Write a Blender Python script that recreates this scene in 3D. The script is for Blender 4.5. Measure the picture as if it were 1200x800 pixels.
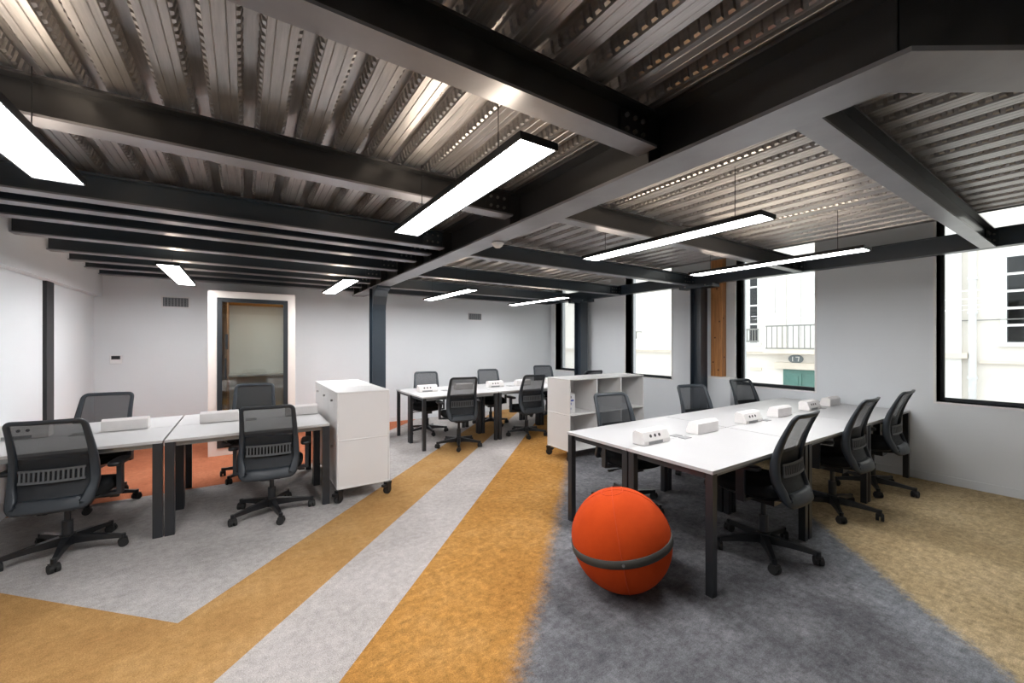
import bpy, math, random
from mathutils import Vector
random.seed(7)
for o in list(bpy.data.objects): bpy.data.objects.remove(o)
SC = bpy.context.scene
COL = SC.collection
PI = math.pi

# ------------------------------------------------------------------ camera, world, exposure
YAW = 33.4
cam = bpy.data.cameras.new('camera'); camo = bpy.data.objects.new('camera', cam); COL.objects.link(camo)
camo.location = (0, 0, 1.5); camo.rotation_euler = (PI/2, 0, -math.radians(YAW))
cam.sensor_width = 36; cam.sensor_fit = 'HORIZONTAL'; cam.lens = 475/1200*36; cam.shift_y = 2/1200
cam.clip_start = 0.02; cam.clip_end = 300
SC.camera = camo
LAMP = 27.0          # diffuser radiance of the pendant lamps
UPLAMP = 12.0
SKY = 1.5
w = bpy.data.worlds.new('overcast_sky'); SC.world = w; w.use_nodes = True
bg = w.node_tree.nodes['Background']; bg.inputs[0].default_value = (0.93, 0.97, 1.0, 1); bg.inputs[1].default_value = SKY
SC.view_settings.view_transform = 'Standard'; SC.view_settings.look = 'None'
SC.view_settings.exposure = 0.80; SC.view_settings.gamma = 1.0; SC.view_settings.use_curve_mapping = False

# ------------------------------------------------------------------ materials
class NT:
    def __init__(s, name):
        s.m = bpy.data.materials.new(name); s.m.use_nodes = True; s.t = s.m.node_tree
        s.b = s.t.nodes['Principled BSDF']; s.out = s.t.nodes['Material Output']
    def n(s, typ, **kw):
        x = s.t.nodes.new(typ)
        for k, v in kw.items(): setattr(x, k, v)
        return x
    def l(s, a, b): s.t.links.new(a, b)
    def coord(s, scale=(1,1,1), world=False):
        if world:
            g = s.n('ShaderNodeNewGeometry').outputs['Position']
        else:
            g = s.n('ShaderNodeTexCoord').outputs['Object']
        mp = s.n('ShaderNodeMapping'); mp.inputs['Scale'].default_value = scale
        s.l(g, mp.inputs['Vector']); return mp.outputs['Vector']
    def noise(s, vec, scale, detail=4, rough=.6):
        x = s.n('ShaderNodeTexNoise'); x.inputs['Scale'].default_value = scale
        x.inputs['Detail'].default_value = detail; x.inputs['Roughness'].default_value = rough
        s.l(vec, x.inputs['Vector']); return x.outputs['Fac']
    def ramp(s, fac, stops):
        r = s.n('ShaderNodeValToRGB'); e = r.color_ramp.elements
        while len(e) < len(stops): e.new(.5)
        for i, (p, c) in enumerate(stops): e[i].position = p; e[i].color = (*c, 1)
        s.l(fac, r.inputs['Fac']); return r.outputs['Color']
    def bump(s, h, strength=.3, dist=.01):
        b = s.n('ShaderNodeBump'); b.inputs['Strength'].default_value = strength; b.inputs['Distance'].default_value = dist
        s.l(h, b.inputs['Height']); s.l(b.outputs['Normal'], s.b.inputs['Normal'])
    def math(s, op, a, b=None, c=None):
        x = s.n('ShaderNodeMath', operation=op)
        for i, v in enumerate((a, b, c)):
            if v is None: continue
            if isinstance(v, (int, float)): x.inputs[i].default_value = v
            else: s.l(v, x.inputs[i])
        return x.outputs[0]
    def mixc(s, f, a, b, blend='MIX'):
        x = s.n('ShaderNodeMix', data_type='RGBA', blend_type=blend)
        ins = [x.inputs['Factor'], x.inputs[6], x.inputs[7]]
        for i, v in zip(ins, (f, a, b)):
            if isinstance(v, (int, float)): i.default_value = v
            elif isinstance(v, tuple): i.default_value = (*v, 1)
            else: s.l(v, i)
        return x.outputs[2]
MATS = {}
def mat(name, col, rough=.5, metal=0, var=.06, scale=6, bump=0, bscale=60, spec=.5, stretch=(1,1,1)):
    t = NT(name); v = t.coord(stretch)
    f = t.noise(v, scale)
    lo = tuple(max(0, c*(1-var)) for c in col); hi = tuple(min(1, c*(1+var)) for c in col)
    t.l(t.ramp(f, [(.3, lo), (.7, hi)]), t.b.inputs['Base Color'])
    t.b.inputs['Roughness'].default_value = rough; t.b.inputs['Metallic'].default_value = metal
    t.b.inputs['Specular IOR Level'].default_value = spec
    if bump: t.bump(t.noise(v, bscale, 3), bump, .004)
    MATS[name] = t.m; return t.m
mat('wall_paint', (.715,.74,.76), .9, var=.015, scale=1.2, bump=.05, bscale=90, spec=.2)
mat('trim_white', (.78,.77,.755), .6, var=.02)
mat('booth_white', (.80,.73,.67), .55, var=.02)
mat('steel_paint', (.016,.029,.043), .36, var=.12, scale=3)
MATS['steel_paint'].node_tree.nodes['Principled BSDF'].inputs['IOR'].default_value = 1.8
mat('steel_plain', (.011,.011,.012), .30, var=.15, scale=2.5)
MATS['steel_plain'].node_tree.nodes['Principled BSDF'].inputs['IOR'].default_value = 1.8
mat('flange_lit_grey', (.30,.30,.315), .34, metal=.55, var=.12, scale=3)  # beam undersides: reflected floor light put into a paler base colour than the webs
mat('bolt_steel', (.35,.34,.33), .35, metal=.9)
mat('black_metal', (.012,.013,.015), .4)
mat('frame_black', (.020,.024,.028), .4)
mat('desk_white', (.49,.485,.485), .38, var=.012, scale=3)
mat('desk_edge', (.62,.61,.60), .5)
mat('leg_metal', (.040,.043,.048), .34, metal=.4, var=.15, stretch=(1,1,.2))
mat('rail_metal', (.30,.31,.31), .35, metal=.7)
mat('plastic_black', (.010,.011,.013), .32, bump=.08, bscale=300)
mat('plastic_slate', (.019,.025,.032), .42, bump=.06, bscale=300)
mat('plastic_lumbar', (.075,.080,.085), .45)
mat('plastic_grey', (.22,.23,.24), .45)
mat('fabric_black', (.010,.011,.012), .9, bump=.3, bscale=500, spec=.2)
mat('cabinet_white', (.70,.69,.68), .38, var=.01)
mat('socket_white', (.76,.73,.71), .4)
mat('socket_dark', (.05,.04,.04), .5)
mat('cable_grey', (.25,.25,.25), .5)
mat('strap_grey', (.055,.050,.042), .75, bump=.3, bscale=400)
mat('rubber_black', (.015,.015,.015), .7)
mat('wood_pine', (.46,.20,.065), .55, var=.3, scale=5, stretch=(8,8,.6), bump=.1, bscale=20)
mat('knot_brown', (.10,.035,.012), .7)
mat('wood_booth', (.30,.13,.05), .6, var=.25, scale=5, stretch=(8,8,.6))
mat('ochre_felt', (.55,.25,.04), .9)
mat('facade_plaster', (.80,.755,.69), .9, var=.05, scale=.8, bump=.1, bscale=8)
mat('facade_white', (.84,.83,.80), .8, var=.03)
mat('facade_stone', (.74,.66,.56), .9, var=.08, scale=2)
mat('facade_pipe', (.66,.66,.66), .6)
mat('facade_iron', (.25,.25,.23), .6)
mat('green_door', (.08,.19,.16), .5, var=.1)
mat('plate_enamel', (.13,.16,.17), .4)
mat('street', (.42,.41,.40), .95, var=.15, scale=2)
mat('vent_grey', (.16,.17,.18), .5)
mat('vent_fin', (.30,.31,.32), .5)
mat('vent_white', (.7,.7,.7), .5)
mat('blue_print', (.02,.05,.30), .6)
mat('carton_brown', (.42,.27,.15), .8)
mat('slab_grey', (.30,.30,.30), .9)
mat('soft_white', (.75,.75,.75), .6)

def deck_mat():
    t = NT('galvanised_deck'); v = t.coord((1,.06,1), world=True)
    f = t.noise(v, 60, 5, .7); g = t.noise(t.coord((1,1,1), world=True), 3, 3)
    c = t.ramp(f, [(.25, (.34,.33,.325)), (.75, (.64,.62,.605))])
    t.l(t.mixc(t.math('MULTIPLY', g, .5), c, (.36,.34,.33)), t.b.inputs['Base Color'])
    t.b.inputs['Metallic'].default_value = .85
    t.l(t.ramp(f, [(.2,(.28,)*3),(.8,(.42,)*3)]), t.b.inputs['Roughness'])
    MATS['deck'] = t.m
deck_mat()

def carpet(name, a, b, c, s1=1.6):
    t = NT(name); v = t.coord((1,1,1), world=True)
    big = t.noise(v, s1, 5, .65)
    vs = t.coord((5,1,1), world=True)
    fine = t.noise(v, 170, 2, .8); mid = t.noise(v, 22, 4, .75)
    col = t.ramp(big, [(.30, a), (.5, b), (.72, c)])
    col = t.mixc(.55, col, t.ramp(mid, [(.3,(.62,)*3),(.7,(1.25,)*3)]), 'MULTIPLY')
    col = t.mixc(.8, col, t.ramp(fine, [(.3,(.6,)*3),(.7,(1.3,)*3)]), 'MULTIPLY')
    t.l(col, t.b.inputs['Base Color']); t.b.inputs['Roughness'].default_value = 1
    t.b.inputs['Specular IOR Level'].default_value = .08
    t.bump(fine, .7, .006); MATS[name] = t.m; return t
carpet('carpet_grey', (.355,.335,.32), (.43,.405,.39), (.51,.485,.465))
carpet('carpet_stripe', (.40,.37,.35), (.46,.425,.405), (.52,.485,.465))
carpet('carpet_ochre', (.36,.195,.072), (.43,.245,.092), (.49,.295,.125))
carpet('carpet_orange', (.42,.14,.070), (.48,.165,.085), (.54,.20,.105))
def blend_carpet():
    t = carpet('carpet_blend', (.5,)*3, (.5,)*3, (.5,)*3)
    v = t.coord((1,1,1), world=True)
    sp = t.n('ShaderNodeSeparateXYZ'); t.l(v, sp.inputs[0])
    q = t.math('SUBTRACT', sp.outputs['Y'], sp.outputs['X'])
    wob = t.noise(v, 26, 4, .8); wob2 = t.noise(v, 2.2, 3)
    q1 = t.math('ADD', q, t.math('MULTIPLY', t.math('SUBTRACT', wob, .5), .28))
    q1 = t.math('ADD', q1, t.math('MULTIPLY', t.math('SUBTRACT', wob2, .5), .12))
    big = t.noise(v, 1.7, 6, .7); mid = t.noise(v, 20, 4, .8); fine = t.noise(v, 170, 2, .8)
    def sm(lo, hi):
        m = t.n('ShaderNodeMapRange', interpolation_type='SMOOTHSTEP')
        m.inputs['From Min'].default_value = lo; m.inputs['From Max'].default_value = hi
        t.l(q1, m.inputs['Value']); return m.outputs['Result']
    ochre = t.ramp(big, [(.30,(.38,.18,.045)),(.5,(.45,.225,.06)),(.72,(.51,.275,.09))])
    grey = t.ramp(big, [(.32,(.10,.10,.108)),(.5,(.165,.165,.175)),(.68,(.25,.25,.26))])
    tan = t.ramp(big, [(.30,(.45,.33,.18)),(.5,(.52,.395,.225)),(.72,(.59,.46,.28))])
    pale = t.mixc(.5, grey, (.30,.32,.345))
    g = t.mixc(sm(-2.05, -2.45), grey, pale)
    g = t.mixc(sm(.36, .58), g, ochre)
    g = t.mixc(sm(-2.52, -2.66), g, tan)
    st_ = t.noise(t.coord((3,22,1), world=True), 2.5, 5, .8)
    g = t.mixc(.8, g, t.ramp(mid, [(.3,(.5,)*3),(.7,(1.4,)*3)]), 'MULTIPLY')
    g = t.mixc(.28, g, t.ramp(st_, [(.35,(.6,)*3),(.65,(1.35,)*3)]), 'MULTIPLY')
    g = t.mixc(.8, g, t.ramp(fine, [(.3,(.6,)*3),(.7,(1.3,)*3)]), 'MULTIPLY')
    t.l(g, t.b.inputs['Base Color'])
blend_carpet()

def ball_mat():
    t = NT('ball_fabric'); v = t.coord()
    f = t.noise(v, 420, 2, .8); g = t.noise(v, 5, 3)
    c = t.ramp(g, [(.3,(.49,.052,.007)),(.7,(.56,.063,.009))])
    t.l(t.mixc(.5, c, t.ramp(f, [(.3,(.7,)*3),(.7,(1.2,)*3)]), 'MULTIPLY'), t.b.inputs['Base Color'])
    t.b.inputs['Roughness'].default_value = .95; t.b.inputs['Specular IOR Level'].default_value = .15
    t.b.inputs['Sheen Weight'].default_value = .0; t.b.inputs['Sheen Tint'].default_value = (1,.5,.3,1)
    t.bump(f, .4, .003); MATS['ball_fabric'] = t.m
    mat('ball_seam', (.55,.06,.010), .95)
ball_mat()
def emis(name, col, s):
    t = NT(name); t.b.inputs['Base Color'].default_value = (.8,.8,.8,1)
    t.b.inputs['Emission Color'].default_value = (*col, 1); t.b.inputs['Emission Strength'].default_value = s; MATS[name] = t.m
emis('lamp_diffuser', (.985,.985,1), LAMP)
emis('lamp_up', (1,.83,.66), UPLAMP)
emis('booth_lamp', (1,.93,.82), 14)
def see_through(name, tint, gloss_col, fac, rough=.02):
    t = NT(name); t.t.nodes.remove(t.b)
    tr = t.n('ShaderNodeBsdfTransparent'); tr.inputs[0].default_value = (*tint, 1)
    gl = t.n('ShaderNodeBsdfGlossy'); gl.inputs[0].default_value = (*gloss_col, 1); gl.inputs['Roughness'].default_value = rough
    fr = t.n('ShaderNodeFresnel'); fr.inputs[0].default_value = 1.5
    mx = t.n('ShaderNodeMixShader'); t.l(t.math('MULTIPLY', fr.outputs[0], fac), mx.inputs[0])
    t.l(tr.outputs[0], mx.inputs[1]); t.l(gl.outputs[0], mx.inputs[2]); t.l(mx.outputs[0], t.out.inputs[0]); MATS[name] = t.m
see_through('window_glass', (.97,.985,.98), (1,1,1), .6)
see_through('booth_glass', (.82,.88,.88), (1,1,1), 1.6, .03)
see_through('far_glass', (.30,.33,.34), (1,1,1), 1.0, .05)
def mesh_mat():
    t = NT('chair_mesh'); t.b.inputs['Base Color'].default_value = (.012,.015,.019,1); t.b.inputs['Roughness'].default_value = .6
    v = t.coord(); wv = t.n('ShaderNodeTexWave', wave_type='BANDS', bands_direction='X'); wv.inputs['Scale'].default_value = 120
    wz = t.n('ShaderNodeTexWave', wave_type='BANDS', bands_direction='Z'); wz.inputs['Scale'].default_value = 120
    t.l(v, wv.inputs[0]); t.l(v, wz.inputs[0])
    f = t.math('MULTIPLY', wv.outputs['Fac'], wz.outputs['Fac'])
    f = t.math('ADD', t.math('MULTIPLY', f, .3), .10)
    tr = t.n('ShaderNodeBsdfTransparent'); mx = t.n('ShaderNodeMixShader')
    t.l(t.math('SUBTRACT', .96, f), mx.inputs[0]); t.l(tr.outputs[0], mx.inputs[1]); t.l(t.b.outputs[0], mx.inputs[2]); t.l(mx.outputs[0], t.out.inputs[0])
    MATS['chair_mesh'] = t.m
mesh_mat()

# ------------------------------------------------------------------ mesh building helpers
class MB:
    def __init__(s): s.v = []; s.f = []; s.sm = []
    def add(s, vs, fs, smooth=False):
        o = len(s.v); s.v += [tuple(p) for p in vs]
        for f in fs: s.f.append(tuple(i+o for i in f)); s.sm.append(smooth)
        return s
    def box(s, x0, x1, y0, y1, z0, z1):
        v = [(x,y,z) for z in (z0,z1) for y in (y0,y1) for x in (x0,x1)]
        return s.add(v, [(0,2,3,1),(4,5,7,6),(0,1,5,4),(2,6,7,3),(0,4,6,2),(1,3,7,5)])
    def cbox(s, c, d): return s.box(c[0]-d[0]/2,c[0]+d[0]/2,c[1]-d[1]/2,c[1]+d[1]/2,c[2]-d[2]/2,c[2]+d[2]/2)
    def hexa(s, a, b):          # two quads (4 pts each) joined
        return s.add(list(a)+list(b), [(3,2,1,0),(4,5,6,7),(0,1,5,4),(1,2,6,5),(2,3,7,6),(3,0,4,7)])
    def cyl(s, p, q, r, r2=None, n=16, caps=True):
        p = Vector(p); q = Vector(q); r2 = r if r2 is None else r2
        d = (q-p).normalized(); a = d.orthogonal().normalized(); b = d.cross(a)
        v = []
        for c, rr in ((p, r), (q, r2)):
            for i in range(n):
                t = 2*PI*i/n; v.append(c+(a*math.cos(t)+b*math.sin(t))*rr)
        s.add(v, [(i,(i+1)%n,n+(i+1)%n,n+i) for i in range(n)], True)
        if caps:
            s.add(v, [tuple(range(n-1,-1,-1)), tuple(range(n,2*n))])
        return s
    def tube(s, pts, r, n=8):
        for a, b in zip(pts, pts[1:]): s.cyl(a, b, r, n=n)
        return s
    def extrude(s, poly, axis, a, b, smooth=False):   # poly of 2d points, extruded along axis 0/1/2
        def mk(p, t):
            if axis == 0: return (t, p[0], p[1])
            if axis == 1: return (p[0], t, p[1])
            return (p[0], p[1], t)
        n = len(poly)
        return s.add([mk(p,a) for p in poly]+[mk(p,b) for p in poly],
            [tuple(range(n)), tuple(range(2*n-1,n-1,-1))]+[(i,n+i,n+(i+1)%n,(i+1)%n) for i in range(n)])
    def loft(s, rings, closed=True, cap=True, smooth=True):
        n = len(rings[0]); v = [p for r in rings for p in r]; f = []
        for k in range(len(rings)-1):
            for i in range(n if closed else n-1):
                j = (i+1)%n; f.append((k*n+i, k*n+j, (k+1)*n+j, (k+1)*n+i))
        s.add(v, f, smooth)
        if cap: s.add([*rings[0]], [tuple(range(n-1,-1,-1))]); s.add([*rings[-1]], [tuple(range(n))])
        return s
    def mesh(s, name, m):
        me = bpy.data.meshes.new(name); me.from_pydata(s.v, [], s.f); me.materials.append(MATS[m])
        me.polygons.foreach_set('use_smooth', s.sm); me.validate(); me.update()
        return me
    def obj(s, name, m, parent=None, loc=None, bevel=0, fixn=False):
        return mk(name, s.mesh(name, m), parent, loc, bevel)
def mk(name, me, parent=None, loc=None, bevel=0):
    o = bpy.data.objects.new(name, me); COL.objects.link(o)
    if parent: o.parent = parent
    if loc: o.location = loc
    if bevel:
        b = o.modifiers.new('bevel', 'BEVEL'); b.width = bevel; b.segments = 2; b.limit_method = 'ANGLE'
    return o
def box(name, m, b, parent=None, bevel=0): return MB().box(*b).obj(name, m, parent, None, bevel)
def thing(name, label, cat, loc=(0,0,0), rz=0, group=None):
    o = bpy.data.objects.new(name, None); COL.objects.link(o); o.location = loc; o.rotation_euler = (0,0,rz)
    o.empty_display_size = .1; return tag(o, label, cat, group)
def tag(o, label, cat, group=None):
    o['label'] = label; o['category'] = cat
    if group: o['group'] = group
    return o
def struct(o, label=None):
    o['kind'] = 'structure'
    if label: o['label'] = label
    return o
def copy_tree(o, parent=None, loc=None, rz=None):
    c = o.copy(); COL.objects.link(c); c.parent = parent
    if loc is not None: c.location = loc
    if rz is not None: c.rotation_euler = (0,0,rz)
    for ch in kids.get(o.name, [k for k in o.children]): copy_tree(ch, c)
    return c
kids = {}

# ------------------------------------------------------------------ room shell
XL, XR, YB, YF = -1.72, 6.25, 7.75, -2.6
ZD = 2.62            # underside of the metal deck
XS = 5.30            # deck edge, open slot to the window wall beyond
ZT = 3.40            # top of the slot
def clip(poly, f):
    out = []
    for i, a in enumerate(poly):
        b = poly[(i+1) % len(poly)]; fa, fb = f(a), f(b)
        if fa >= 0: out.append(a)
        if (fa < 0) != (fb < 0):
            t = fa/(fa-fb); out.append((a[0]+(b[0]-a[0])*t, a[1]+(b[1]-a[1])*t))
    return out
floor = struct(box('floor', 'slab_grey', (XL-.2, XR+.2, YF-.2, YB+.2, -.20, -.008)), 'carpeted office floor with diagonal ochre and grey stripes')
ROOM = [(XL,YF),(XR,YF),(XR,YB),(XL,YB)]
q = lambda p: p[1]-p[0]
pp = lambda p: p[0]+p[1]
def zone(name, m, *fs):
    P = ROOM
    for f in fs: P = clip(P, f)
    o = MB().extrude(P[::-1], 2, -.008, 0).obj(name, m, floor); return o
zone('carpet_panel', 'carpet_grey', lambda p: q(p)-3.1, lambda p: 4.9-q(p), lambda p: pp(p)-2.5)['label'] = 'light grey carpet field'
zone('carpet_panel', 'carpet_grey', lambda p: q(p)-4.9, lambda p: pp(p)-2.5, lambda p: 5.3-p[1])['label'] = 'light grey carpet field'
zone('carpet_panel', 'carpet_orange', lambda p: q(p)-4.9, lambda p: p[1]-5.3)['label'] = 'orange carpet field'
zone('carpet_panel', 'carpet_ochre', lambda p: q(p)-3.1, lambda p: 2.5-pp(p))['label'] = 'ochre carpet field'
zone('carpet_stripe', 'carpet_ochre', lambda p: q(p)-2.34, lambda p: 3.1-q(p))['label'] = 'ochre diagonal carpet stripe'
zone('carpet_stripe', 'carpet_stripe', lambda p: q(p)-1.57, lambda p: 2.34-q(p))['label'] = 'pale grey diagonal carpet stripe'
zone('carpet_panel', 'carpet_blend', lambda p: 1.57-q(p))['label'] = 'carpet fading from ochre to dark grey to tan'

wb = struct(box('wall_back', 'wall_paint', (XL-.2, XR+.2, YB, YB+.2, 0, ZT+.3)), 'plain white back wall')
wl = MB().box(XL-.2, XL, YF-.2, YB, 0, ZT+.3).box(XL, XL+.085, YF, YB, 2.14, 2.9)
struct(wl.obj('wall_left', 'wall_paint'), 'plain white side wall with a shallow bulkhead')
struct(box('wall_front', 'wall_paint', (XL-.2, XR+.2, YF-.2, YF, 0, ZT+.3)))
struct(box('trim_1', 'black_metal', (XL, XL+.03, 6.08, 6.27, 0, 2.14)), 'black vertical metal strip on the side wall')
# window wall
WINS = [(0.17, 1.135), (2.255, 3.275), (4.395, 5.42), (6.52, 7.57), (-1.95, -1.0)]
ZS, ZH = .87, 3.18
m = MB(); ys = [YF-.2]
for a, b in sorted(WINS): ys += [a, b]
ys.append(YB+.0)
for i in range(0, len(ys), 2): m.box(XR, XR+.30, ys[i], ys[i+1], 0, ZT+.3)
for a, b in WINS: m.box(XR, XR+.30, a, b, 0, ZS); m.box(XR, XR+.30, a, b, ZH, ZT+.3)
struct(m.obj('wall_right', 'wall_paint'), 'white window wall')
struct(box('baseboard_right', 'wall_paint', (XR-.012, XR, YF, YB, 0, .085)))
struct(box('baseboard_back', 'wall_paint', (XL, XR-.012, YB-.012, YB, 0, .085)))
for i, (a, b) in enumerate(WINS):
    f = MB(); t = .036; x0, x1 = XR+.15, XR+.185
    f.box(x0,x1,a,a+t,ZS,ZH).box(x0,x1,b-t,b,ZS,ZH).box(x0,x1,a+t,b-t,ZS,ZS+t).box(x0,x1,a+t,b-t,ZH-t,ZH)
    wn = struct(f.obj('window_%d' % (i+1), 'frame_black'), 'tall window with a thin black frame')
    box('window_pane', 'window_glass', (XR+.165,XR+.170,a+t,b-t,ZS+t,ZH-t), wn)
    mm = MB(); e = .022        # white lining proud of the wall
    mm.box(XR-.006,XR+.15,a-e,a,ZS-e,ZH+e).box(XR-.006,XR+.15,b,b+e,ZS-e,ZH+e).box(XR-.006,XR+.15,a,b,ZS-e,ZS).box(XR-.006,XR+.15,a,b,ZH,ZH+e)
    mm.obj('window_lining', 'trim_white', wn)

# ------------------------------------------------------------------ ceiling: slab and ribbed deck
ce = MB().box(XL, XS, YF, YB, 2.70, 2.9).box(XS-.08, XS, YF, YB, 2.62, ZT).box(XS, XR, YF, YB, ZT, ZT+.1)
ceil = struct(ce.obj('ceiling', 'slab_grey'), 'ribbed galvanised steel deck ceiling on dark beams')
PIT = .19
def rib_mesh(y0, y1, dim):
    m = MB(); D = .074
    P = [(0,D),(.030,D),(.046,0),(.070,0),(.073,.004),(.076,0),(.114,0),(.117,.004),(.120,0),(.144,0),(.160,D),(PIT,D)]
    v = [(x,y,z) for y in (y0,y1) for x,z in P]; n = len(P)
    m.add(v, [(i,i+n,i+n+1,i+1) for i in range(n-1)])
    if dim:
        k = int((y1-y0)/.042)
        for i in range(k):
            yy = y0+.021+i*.042
            for (xa,za,xb,zb,nx) in ((.030,D,.046,0,-1),(.144,0,.160,D,1)):
                L = math.hypot(xb-xa, zb-za); nz = -abs(xb-xa)/L; nxx = nx*abs(zb-za)/L*1.0
                def pt(s_, yq, h): return (xa+(xb-xa)*s_+nxx*h, yq, za+(zb-za)*s_+nz*h)
                lo = [pt(.14,yy-.013,0),pt(.86,yy-.013,0),pt(.86,yy+.013,0),pt(.14,yy+.013,0)]
                hi = [pt(.24,yy-.009,.010),pt(.76,yy-.009,.010),pt(.76,yy+.009,.010),pt(.24,yy+.009,.010)]
                m.add(lo+hi, [(4,5,6,7),(0,1,5,4),(1,2,6,5),(2,3,7,6),(3,0,4,7)])
    return m.mesh('deck_rib', 'deck')
YL = [1.28, 2.51, 3.72, 4.05, 4.48, 5.16, 5.92, 6.50, 7.05, 7.62]
YR = [.74, 2.35, 3.87, 5.40, 6.84, 7.66]
for bays, xa, xb in (([(YF,.05,0),(.05,1.28,1),(1.28,2.51,1),(2.51,3.72,1),(3.72,YB,0)], XL+.06, 1.73),
                     ([(YF,-.80,0),(-.80,.74,1),(.74,2.35,1),(2.35,3.87,1),(3.87,5.40,0),(5.40,YB,0)], 1.73, XS)):
    for y0, y1, d in bays:
        me = rib_mesh(y0, y1, d); nrib = int(round((xb-xa)/PIT))
        for i in range(nrib):
            mk('deck_rib', me, ceil, (xb-(i+1)*PIT if xa < 0 else xa+i*PIT, 0, ZD))

# ------------------------------------------------------------------ steel frame
def ibeam_x(name, label, y, x0, x1, zb, zt, w, group, mt='steel_paint', ends=(0,0)):
    o = thing(name, label, 'beam', (x0, y, zb), 0, group); h = zt-zb; L = x1-x0; tf = .012
    box('bottom_flange', 'flange_lit_grey', (0,L,-w/2,w/2,0,tf), o); box('top_flange', mt, (0,L,-w/2,w/2,h-tf,h), o)
    box('web', mt, (0,L,-.005,.005,tf,h-tf), o)
    for e in ends:      # bolted end plates: list of local x centres with direction
        if not e: continue
        xx = L-.11 if e > 0 else .11
        for sgn in (-1,1):
            pl = box('cleat_plate', mt, (xx-.09,xx+.09,sgn*.005 if sgn>0 else -.015, .015 if sgn>0 else -.005, .03, h-.03), o)
            if sgn < 0:
                for bx in (-.055, 0, .055):
                    for bz in (.058, .122):
                        MB().cyl((xx+bx,-.027,bz),(xx+bx,-.015,bz),.011,n=6).obj('bolt', 'bolt_steel', pl)
    return o
NTH = ['first','second','third','fourth','fifth','sixth','seventh','eighth','ninth','tenth','eleventh']
XG0, XG1, ZG = 1.63, 1.83, 2.355
gl = [y for y in sorted(YL, reverse=True)]
for y in YL + [.05, -1.2, -2.3]:
    k = sorted(YL+[.05,-1.2,-2.3], reverse=True).index(y)
    nm = (NTH[k] + ' from the back wall') if k < 11 else 'far out behind the desks %s' % ('twelfth from the back wall' if k == 11 else 'thirteenth from the back wall')
    if k == 11: nm = 'twelfth from the back wall'
    if k == 12: nm = 'thirteenth from the back wall'
    ibeam_x('steel_joist', 'dark steel joist on the booth side of the main girder, '+nm, y, XL+.085, XG0-.002, 2.425, 2.598, .115, 'joists on the booth side', 'steel_plain' if y < 2.6 else 'steel_paint', (1 if y > 0 else 0, 0))
for y in YR + [-.80]:
    k = sorted(YR+[-.80], reverse=True).index(y)
    ibeam_x('steel_joist', 'dark steel joist on the window side of the main girder, '+NTH[k]+' from the back wall', y, (XG1+.002 if y > 0 else 3.75), 6.0, 2.425, 2.598, .10, 'joists on the window side', 'steel_plain' if y < 2.6 else 'steel_paint', (1, 0))
# main girder along Y with stiffeners
g = thing('main_girder', 'large dark steel girder running to the column before the back wall', 'beam', (1.73, .40, ZG))
gy = YB-.40
h = 2.615-ZG
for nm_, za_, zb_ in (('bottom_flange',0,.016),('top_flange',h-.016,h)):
    MB().extrude([(-.10,-.053),(.10,.053),(.10,gy),(-.10,gy)][::-1], 2, za_, zb_).obj(nm_, 'flange_lit_grey' if za_ == 0 else 'steel_plain', g)
box('web', 'steel_plain', (-.006,.006,0,gy,.016,h-.016), g)
for y in YL: box('stiffener', 'steel_plain', (-.097,-.006,y-.40-.006,y-.40+.006,.016,h-.016), g)
for y in YR: box('stiffener', 'steel_plain', (.006,.097,y-.40-.006,y-.40+.006,.016,h-.016), g)
# bent continuation of the girder
bd = thing('angled_girder', 'dark steel girder running on from the main girder at an angle', 'beam', (1.73, .40, ZG), math.atan2(-.56,.83))
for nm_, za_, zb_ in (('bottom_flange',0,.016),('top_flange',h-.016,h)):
    MB().extrude([(-.053,-.10),(3.2,-.10),(3.2,.10),(.053,.10)][::-1], 2, za_, zb_).obj(nm_, 'flange_lit_grey' if za_ == 0 else 'steel_plain', bd)
box('web', 'steel_plain', (0,3.2,-.006,.006,.016,h-.016), bd)
# window edge beam
wbm = thing('edge_beam', 'dark steel beam running along the window wall on its columns', 'beam', (6.06, YF, 2.425))
L = YB-YF
box('bottom_flange', 'steel_paint', (-.06,.06,0,L,0,.012), wbm); box('top_flange', 'steel_paint', (-.06,.06,0,L,.168,.18), wbm); box('web', 'steel_paint', (-.045,-.035,0,L,.012,.168), wbm)
for y in YR + [-.8]:
    p = box('cleat_plate', 'steel_paint', (-.055,-.045,y-YF-.07,y-YF+.07,.03,.15), wbm)
    for dy in (-.04,.04):
        for z in (.06,.12): MB().cyl((-.068,y-YF+dy,z),(-.055,y-YF+dy,z),.010,n=6).obj('bolt', 'bolt_steel', p)
# columns
def column(label, x, y, top, w=.2, cap=True, knee=False):
    o = thing('steel_column', label, 'column', (x, y, 0), 0, 'steel columns'); t = .012
    box('flange', 'steel_paint', (-w/2,w/2,-w/2,-w/2+t,.015,top), o); box('flange', 'steel_paint', (-w/2,w/2,w/2-t,w/2,.015,top), o)
    box('web', 'steel_paint', (-.006,.006,-w/2+t,w/2-t,.015,top), o)
    box('base_plate', 'steel_paint', (-w/2-.008,w/2+.008,-w/2-.008,w/2+.008,0,.015), o)
    if cap:
        box('cap_plate', 'steel_paint', (-w/2-.01,w/2+.01,-.28,.28,top-.06,top-.0), o)
        for dy in (-.17,.17): MB().cyl((-w/2-.022,dy,top-.03),(-w/2-.01,dy,top-.03),.012,n=6).obj('bolt', 'bolt_steel', o)
    if knee:
        P = [(-w/2-.25, top), (-w/2-.25, top-.03), (-w/2-.16,top-.06), (-w/2-.08,top-.14), (-w/2-.02,top-.26), (-w/2,top-.36), (-w/2, top)]
        MB().extrude(P, 0, -w/2, w/2).obj('knee_gusset', 'steel_paint', o)
    return o
column('dark steel column under the end of the main girder before the back wall', 1.73, 6.44, ZG, .2, False, True)
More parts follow.
